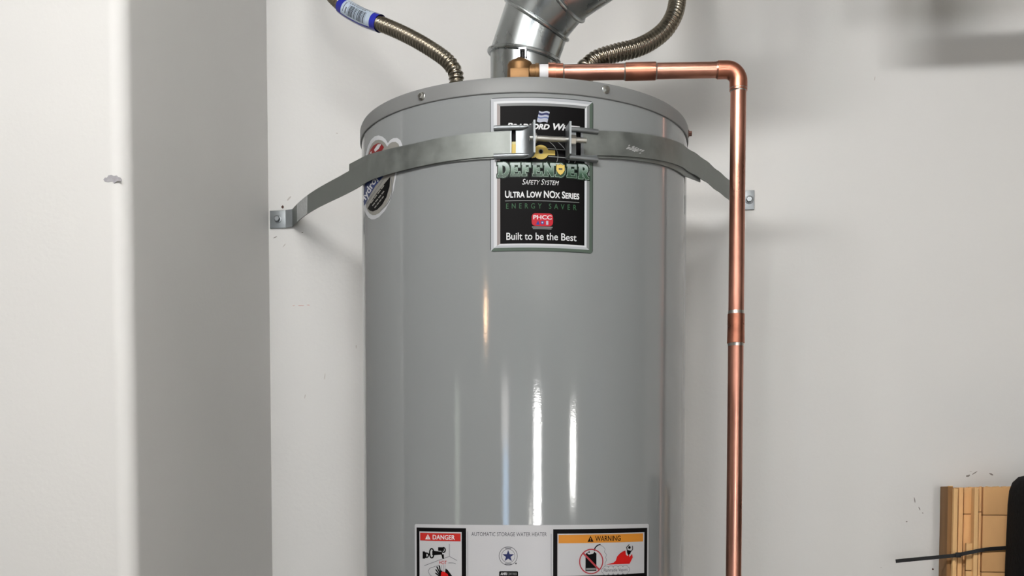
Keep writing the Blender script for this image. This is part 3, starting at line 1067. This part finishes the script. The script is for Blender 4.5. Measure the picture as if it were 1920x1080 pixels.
# ------------------------------------------------------------------ vent pipe
vent = thing('vent_pipe', 'galvanized round vent pipe with jointed elbow rising from the heater top', 'vent pipe', (AX.x, AX.y, Z_TOP))
VR = .0508
hdir = (RT * .85 - FW0 * .53).normalized()
def tilt(deg):
    return (Z1 * cos(radians(deg)) + hdir * sin(radians(deg))).normalized()
zb = CAM.z + (925 - 101) / F * (1.727 - .05)
jp = [Vector((AX.x, AX.y, Z_TOP - .0005)), Vector((AX.x, AX.y, zb))]
dirs = [tilt(0), tilt(24), tilt(50), tilt(71)]
jp.append(jp[-1] + dirs[1] * .055)
jp.append(jp[-1] + dirs[2] * .053)
jp.append(jp[-1] + dirs[3] * .24)
dirs.append(tilt(0))
jp.append(Vector((jp[-1].x, jp[-1].y, CEIL - .002)))
def mitre(P, da, db, r, n=48):
    pn = (da + db).normalized()
    side = da.cross(db)
    side = side.normalized() if side.length > 1e-6 else frame_of(da)[0]
    side = hdir.cross(Z1).normalized()
    u = side
    v = da.cross(u).normalized()
    out = []
    for k in range(n):
        q = u * r * cos(2 * pi * k / n) + v * r * sin(2 * pi * k / n)
        q = q - da * (q.dot(pn) / da.dot(pn))
        out.append(P + q)
    return out
ringset = []
for i in range(len(jp)):
    da = dirs[max(0, i - 1)]
    db = dirs[min(i, len(dirs) - 1)]
    ringset.append((da, db))
def shell(r0, r1):
    bm = bmesh.new()
    a = [bm.verts.new(p) for p in r0]
    b = [bm.verts.new(p) for p in r1]
    n = len(a)
    for k in range(n):
        bm.faces.new((a[k], a[(k + 1) % n], b[(k + 1) % n], b[k]))
    bmesh.ops.recalc_face_normals(bm, faces=bm.faces)
    return bm
for i in range(len(jp) - 1):
    rr = VR + (.0008 if i % 2 else 0)
    r0 = mitre(jp[i], *ringset[i], rr)
    r1 = mitre(jp[i + 1], *ringset[i + 1], rr)
    nm = 'elbow_section' if i in (1, 2) else 'duct_section'
    obj(nm, shell(r0, r1), M['vent'], vent)
for i in range(1, len(jp) - 1):
    ring = mitre(jp[i], *ringset[i], VR + .0018)
    obj('bead', tube(ring + [ring[0]], .0032, 10, cap=False), M['vent'], vent)
# draft collar foot and sheet-metal screws
for a in (-75, -15, 40):
    ph = radians(a)
    n = Vector((sin(ph), -cos(ph), 0))
    obj('screw', lathe([(.004, 0), (.004, .002), (.003, .003)], Vector((AX.x, AX.y, Z_TOP + .056)) + n * (VR - .0005), n, 8), M['zinc'], vent)

# ------------------------------------------------------------------ flexible connectors
def flex(name, label, ctrl, rad, span=None):
    t = thing(name, label, 'hose', ctrl[0])
    step = .0064 / 6
    path = smooth_path(ctrl, step)
    rs = [rad - .0034 + .0034 * (.5 + .5 * cos(2 * pi * k / 6)) for k in range(len(path))]
    obj('corrugated_tube', tube(path, rs, 20), M['stainless'], t, smooth=80)
    # threaded nut at the heater
    obj('union_nut', lathe([(rad * .9, 0), (rad * 1.25, .002), (rad * 1.25, .016), (rad * .95, .019)], path[0] + Vector((0, 0, .0)), Z1, 6), M['brass'], t)
    return t, path
cl = [dep(x, y, D) for x, y, D in ((857, 172, 1.735), (856, 152, 1.735), (849, 128, 1.738), (835, 111, 1.744), (800, 87, 1.762), (760, 65, 1.785),
                                   (717, 46, 1.81), (677, 31, 1.835), (640, 8, 1.86), (612, -26, 1.89), (598, -80, 1.93), (592, -150, 1.96))]
cl[0].z = Z_TOP - .001
flexL, pathL = flex('water_connector', 'corrugated steel water hose with a blue and white sleeve, left of the vent pipe', cl, .0119)
cr = [dep(x, y, D) for x, y, D in ((1094, 165, 1.74), (1096, 140, 1.74), (1105, 122, 1.742), (1124, 109, 1.748), (1160, 98, 1.756), (1190, 91, 1.765),
                                   (1219, 78, 1.778), (1246, 57, 1.79), (1263, 30, 1.80), (1270, 0, 1.82), (1272, -50, 1.84), (1270, -120, 1.88))]
cr[0].z = Z_TOP - .001
flexR, pathR = flex('water_connector', 'plain corrugated steel water hose curving up right of the vent pipe', cr, .0142)

# printed sleeve on the left hose
def nearest(path, x):
    return min(range(len(path)), key=lambda k: abs(px_of(path[k]) - x))
i0, i1 = sorted((nearest(pathL, 713), nearest(pathL, 643)))
def sleeve(a, b, r, m, name, parent, th0=0, th1=360, lat=None):
    seg = path_slice(pathL, a, b)
    bm = bmesh.new()
    rings = []
    u = None
    n = 40
    for i, p in enumerate(seg):
        t = (seg[min(len(seg) - 1, i + 1)] - seg[max(0, i - 1)]).normalized()
        v = (Vector((0, -1, 0)) - t * -t.y).normalized()     # points at the viewer's side
        w = t.cross(v)
        ring = []
        for k in range(n + 1):
            a_ = radians(th0 + (th1 - th0) * k / n)
            ring.append(bm.verts.new(p + (v * cos(a_) + w * sin(a_)) * r))
        rings.append(ring)
    for q, s in zip(rings, rings[1:]):
        for k in range(n):
            bm.faces.new((q[k], q[k + 1], s[k + 1], s[k]))
    bmesh.ops.recalc_face_normals(bm, faces=bm.faces)
    return obj(name, bm, m, parent, smooth=60)
def path_slice(path, a, b):
    n = max(2, int((b - a) / 3) + 2)
    out = []
    for k in range(n):
        f = a + (b - a) * k / (n - 1)
        i = int(f)
        out.append(path[i].lerp(path[min(i + 1, len(path) - 1)], f - i))
    return out
SRAD = .0137
sl = sleeve(i0, i1, SRAD, M['sleeve_blue'], 'printed_sleeve', flexL)
sl['label'] = 'blue and white printed sleeve'
span = i1 - i0
sleeve(i0 + span * .13, i1 - span * .14, SRAD + .00015, M['sleeve_white'], 'white_panel', sl, -62, 78)
rnd2 = random.Random(3)
f = .24
while f < .70:
    w = rnd2.choice((.006, .01, .016))
    sleeve(i0 + span * f, i0 + span * (f + w), SRAD + .0003, I['black'], 'barcode_bar', sl, -50, 20)
    f += w + rnd2.choice((.008, .012, .018))
for a0, a1, f0, f1 in ((28, 34, .3, .75), (38, 43, .2, .8), (48, 54, .25, .62), (58, 63, .2, .82)):
    f = f0
    while f < f1:
        w = rnd2.uniform(.015, .05)
        sleeve(i0 + span * f, i0 + span * (f + w), SRAD + .0003, I['lineg'], 'small_print', sl, a0, a1)
        f += w + .02
sleeve(i0 + span * .72, i0 + span * .75, SRAD + .0003, I['lineg'], 'small_print', sl, -45, -5)
sleeve(i0 + span * .79, i0 + span * .805, SRAD + .0003, I['textgrey'], 'small_print', sl, -40, 25)

# ------------------------------------------------------------------ relief valve and copper discharge line
DV, DE = 1.636, 1.622
pv = dep(975, 138, DV)
pe = dep(1384.8, 133.5, DE)
pe.z = pv.z + .0005
hx = (pe - pv).normalized()
hv = Vector((hx.x, hx.y, 0)).normalized()
hside = Vector((-hv.y, hv.x, 0))
valve = thing('relief_valve', 'brass relief valve with small lever on top of the grey heater', 'valve', (pv.x, pv.y, Z_TOP))
obj('valve_body', lathe([(.0135, Z_TOP - pv.z - .0008), (.0135, -.012), (.0185, -.010), (.0185, .002), (.0178, .006), (.0182, .010), (.0182, .011),
                         (.0165, .0145), (.011, .018), (.006, .0205), (.0045, .022), (.001, .022)], pv, Z1, 40), M['brass'], valve)
bm = bmesh.new()
mm = Matrix((hv, hside, Z1)).transposed()
add_box(bm, (-.0135, -.0195, -.014), (.0135, .0195, .0012), .0015)
for v in bm.verts:
    v.co = pv + mm @ v.co
obj('hex_flange', bm, M['brass'], valve)
obj('valve_outlet', lathe([(.0125, .014), (.0125, .022), (.0138, .0222), (.0138, .027), (.0115, .0275), (.0115, .042)], pv, hx, 24), M['brass'], valve)
stp = pv + Vector((.004, 0, .021))
obj('valve_stem', lathe([(.0032, 0), (.0032, .009), (.0045, .0095), (.0045, .0105), (.001, .0105)], stp, Z1, 14), M['black'], valve)
bm = bmesh.new()
for sx in (-1, 1):
    add_box(bm, stp + Vector((sx * .0046 - .0009, -.004, .001)), stp + Vector((sx * .0046 + .0009, .004, .0135)))
add_box(bm, stp + Vector((-.0055, -.004, .0122)), stp + Vector((.0055, .004, .0142)))
add_box(bm, stp + Vector((-.012, -.003, -.0005)), stp + Vector((-.004, .003, .0012)))
obj('lever', bm, M['chrome'], valve)

pipe = thing('discharge_pipe', 'copper discharge pipe running right then down beside the grey heater', 'pipe', (pe.x, pe.y, 0))
PR, FR = .0111, .0126
def H(x):                                    # point on the horizontal run seen at picture column x
    lo_, hi_ = 0.0, 1.2
    for _ in range(50):
        mid = (lo_ + hi_) / 2
        if px_of(pv + (pe - pv) * mid) < x:
            lo_ = mid
        else:
            hi_ = mid
    return pv + (pe - pv) * lo_
obj('thread_tape', tube([H(1012), H(1028.5)], .0118, 24), M['tape'], pipe)
obj('male_adapter', tube([H(1028.5), H(1031), H(1031.2), H(1042), H(1042.2), H(1056)], [.0142, .0142, .0138, .0138, .0128, .0126], 24), M['copper_fit'], pipe)
obj('solder_ring', tube([H(1055.5), H(1058.5)], [.0124, .0113], 24), M['solder'], pipe)
BR = .0175                                   # elbow bend radius
corner = pe
hor_end = corner - hx * BR
down = Vector((0, 0, -1))
obj('pipe_run', tube([H(1050), hor_end], PR, 28), M['copper'], pipe)
obj('coupling', tube([H(1172), H(1172.4), H(1200), H(1229), H(1229.4)], [.0113, FR, FR, FR, .0113], 28), M['copper_fit'], pipe)
obj('solder_ring', tube([H(1169.8), H(1172.3)], [.0113, .0122], 28), M['solder'], pipe)
obj('solder_ring', tube([H(1228.9), H(1231.6)], [.0123, .0113], 28), M['solder'], pipe)
arcp = []
for k in range(13):
    a = radians(90 * k / 12)
    arcp.append(corner - hx * BR + down * BR + hx * BR * sin(a) - down * BR * cos(a))
hs = H(1345)
ve = corner + down * .0300
elb = [hs, hs + hx * .0004] + arcp + [ve - down * .0004, ve]
er = [.0113, FR] + [FR] * 13 + [FR, .0113]
obj('elbow', tube(elb, er, 28), M['copper_fit'], pipe)
obj('solder_ring', tube([hs - hx * .0022, hs + hx * .0002], [.0113, .0121], 28), M['copper'], pipe)
obj('solder_ring', tube([ve - down * .0035, ve + down * .0012], [.01285, .0114], 28), M['solder'], pipe)
def VZ(y):
    return CAM.z + (925 - y) / F * DE
def vpt(y):
    return Vector((corner.x, corner.y, VZ(y)))
obj('pipe_run', tube([ve - down * .01, vpt(620)], PR, 28), M['copper'], pipe)
obj('coupling', tube([vpt(592), vpt(592.5), vpt(620), vpt(646), vpt(646.5)], [.0113, FR - .0004, FR - .0004, FR, .0113], 28), M['copper_fit'], pipe)
obj('solder_ring', tube([vpt(586.5), vpt(592.2)], [.0113, .0117], 28), M['solder'], pipe)
obj('solder_ring', tube([vpt(645.8), vpt(651.5)], [.0118, .0113], 28), M['solder'], pipe)
obj('pipe_run', tube([vpt(620), Vector((corner.x, corner.y, .12))], PR, 28), M['copper'], pipe)

# ------------------------------------------------------------------ flattened boxes, tie and case at the right edge
def px_x(x, Y, z=1.4):
    return on_y(x, 925 - (z - 1.45) * F / (Y), Y).x
def card(x0, x1, off, thick, ytop, label, m, creases=(), lean=0.0, first=True):
    """a flattened box standing on the floor, its front 'off' metres out from the wall"""
    Y = YW - off
    a, b = on_y(x0, 1000, Y).x, on_y(x1, 1000, Y).x
    zt = on_y((x0 + x1) / 2, ytop, Y).z
    torn = []
    t = thing('flattened_box', label, 'cardboard box', ((a + b) / 2, Y + thick / 2, 0), 'flattened boxes leaning on the wall')
    cuts = sorted([on_y((x0 + x1) / 2, c, Y).z for c in creases])
    zs = [0.0] + cuts + [zt]
    for k, (z0, z1) in enumerate(zip(zs, zs[1:])):
        g = .0007
        obj('panel', box((a, Y, z0 + (g if k else 0)), (b, Y + thick, z1 - (g if k < len(zs) - 2 else 0)), .0009), m, t)
    if cuts:
        obj('fold_core', box((a + .001, Y + .0012, .01), (b - .001, Y + thick - .001, zt - .004)), M['card_dk'], t)
    rn = random.Random(int(x0))
    n = max(2, int((b - a) / .0035))
    for k in range(n):                        # torn liner paper along the top edge
        xa_ = a + (b - a) * k / n
        hgt = rn.uniform(.0003, .0013)
        if rn.random() < .85:
            bmt = box((xa_ + .0002, Y + .0006, zt - .0004), (xa_ + (b - a) / n - .0002, Y + min(.004, thick * .6), zt + hgt))
            for v in bmt.verts:
                if v.co.z > zt:
                    v.co.y += rn.uniform(-.0012, .002)
            torn.append(bmt)
    if torn:
        bmj = bmesh.new()
        for q in torn:
            mt = bpy.data.meshes.new('torn')
            q.to_mesh(mt); q.free()
            bmj.from_mesh(mt); bpy.data.meshes.remove(mt)
        obj('torn_edge', bmj, M['card_lt'], t)['kind'] = 'stuff'
    return t
card(1776, 1785.5, .060, .055, 912, 'dark brown box edge nearest the wall, leftmost of the tied boxes', M['card_dk'])
card(1787, 1795, .070, .064, 916, 'narrow pale box edge, second from the left of the tied boxes', M['card_lt'])
card(1796.5, 1805, .067, .061, 914, 'narrow brown box edge, third from the left of the tied boxes', M['card'])
card(1806, 1824.5, .058, .012, 914, 'recessed brown box panel with one crease, middle of the tied boxes', M['card'], (964,))
card(1812.5, 1824, .070, .010, 1019, 'short pale box standing lower than the other tied boxes', M['card_lt'], (1070,))
card(1826, 1834, .078, .072, 915, 'pale ragged-topped box edge right of the recessed panel', M['card_lt'])
card(1834.8, 1839.5, .078, .072, 913, 'thin box edge with a crease beside the wide front box', M['card'], (960,))
card(1842.5, 1906, .080, .070, 913, 'wide brown box face, rightmost of the tied boxes', M['card'], (966, 1073))

# cable tie round the boxes with its tail sticking out to the left
tiep = [on_y(1900, 1025.5, YW - .086), on_y(1888, 1027, YW - .086), on_y(1860, 1029, YW - .0845), on_y(1840, 1031.5, YW - .0835), on_y(1818, 1036, YW - .082), on_y(1800, 1039.5, YW - .079),
        on_y(1790, 1041.5, YW - .078), on_y(1760, 1044.5, YW - .074), on_y(1720, 1048.3, YW - .068), on_y(1690, 1051.2, YW - .062), on_y(1678, 1052.4, YW - .06)]
tie = thing('cable_tie', 'black cable tie round the cardboard boxes, its tail pointing left', 'cable tie', tiep[6])
path = smooth_path(tiep, .006)
obj('tie_band', ribbon(path, Z1, .0062, .0014), M['black'], tie)
h = on_y(1797, 1040.5, YW - .081)
obj('tie_head', box(h + Vector((-.005, -.003, -.0042)), h + Vector((.004, .001, .0042)), .001), M['black'], tie)

# added unseen rack above the frame, shaped to shade the upper right wall
blocker = thing('shadow_blocker', 'added unseen rack hung from the ceiling near the white wall', 'blocker', (.6, YW - .2, CEIL))
RO = .2
def blocker_x(px):                              # post whose shadow falls at picture column px on the wall
    xs = on_y(px, 80, YW).x
    return xs + (-.40 - xs) * RO / (YW + .02)
x0, x1 = blocker_x(1747), blocker_x(1822)
for x, w in ((x0, .021), (x1, .017), (.95, .02)):
    obj('post', box((x - w, YW - RO - .02, 2.23), (x + w, YW - RO + .02, CEIL - .001), .002), M['galv'], blocker)
obj('rail', box((x0 - .021, YW - RO - .021, 2.226), (.97, YW - RO + .021, 2.266), .002), M['galv'], blocker)

# tall black case at the right edge of the frame
YC = YW - .10
xa = on_y(1901, 1000, YW - .085 - .1).x
bm = bmesh.new()
cw, cd, ch = .34, .20, on_y(1921, 884, YW - .2).z
rings = []
nseg = 40
prof = [(0, .94), (.02, .985), (.06, 1.0), (.5, .995), (.90, .985), (.965, .975), (.980, .965), (.989, .94), (.995, .89), (1.0, .70)]
for zf, sc in prof:
    ring = []
    for k in range(nseg):
        a = 2 * pi * k / nseg
        ex = .38
        cx_ = abs(cos(a)) ** ex * (1 if cos(a) >= 0 else -1)
        cy_ = abs(sin(a)) ** ex * (1 if sin(a) >= 0 else -1)
        ring.append(bm.verts.new((xa + cw / 2 + cx_ * cw / 2 * sc, YW - .085 - cd / 2 + cy_ * cd / 2 * sc, zf * ch)))
    rings.append(ring)
for a, b in zip(rings, rings[1:]):
    for k in range(nseg):
        bm.faces.new((a[k], a[(k + 1) % nseg], b[(k + 1) % nseg], b[k]))
bm.faces.new(rings[0][::-1])
bm.faces.new(rings[-1])
bmesh.ops.recalc_face_normals(bm, faces=bm.faces)
case = obj('upright_case', bm, M['case'], None, smooth=60)
tag(case, 'tall black textured case with rounded shoulder at the right edge, beside the cardboard', 'case')
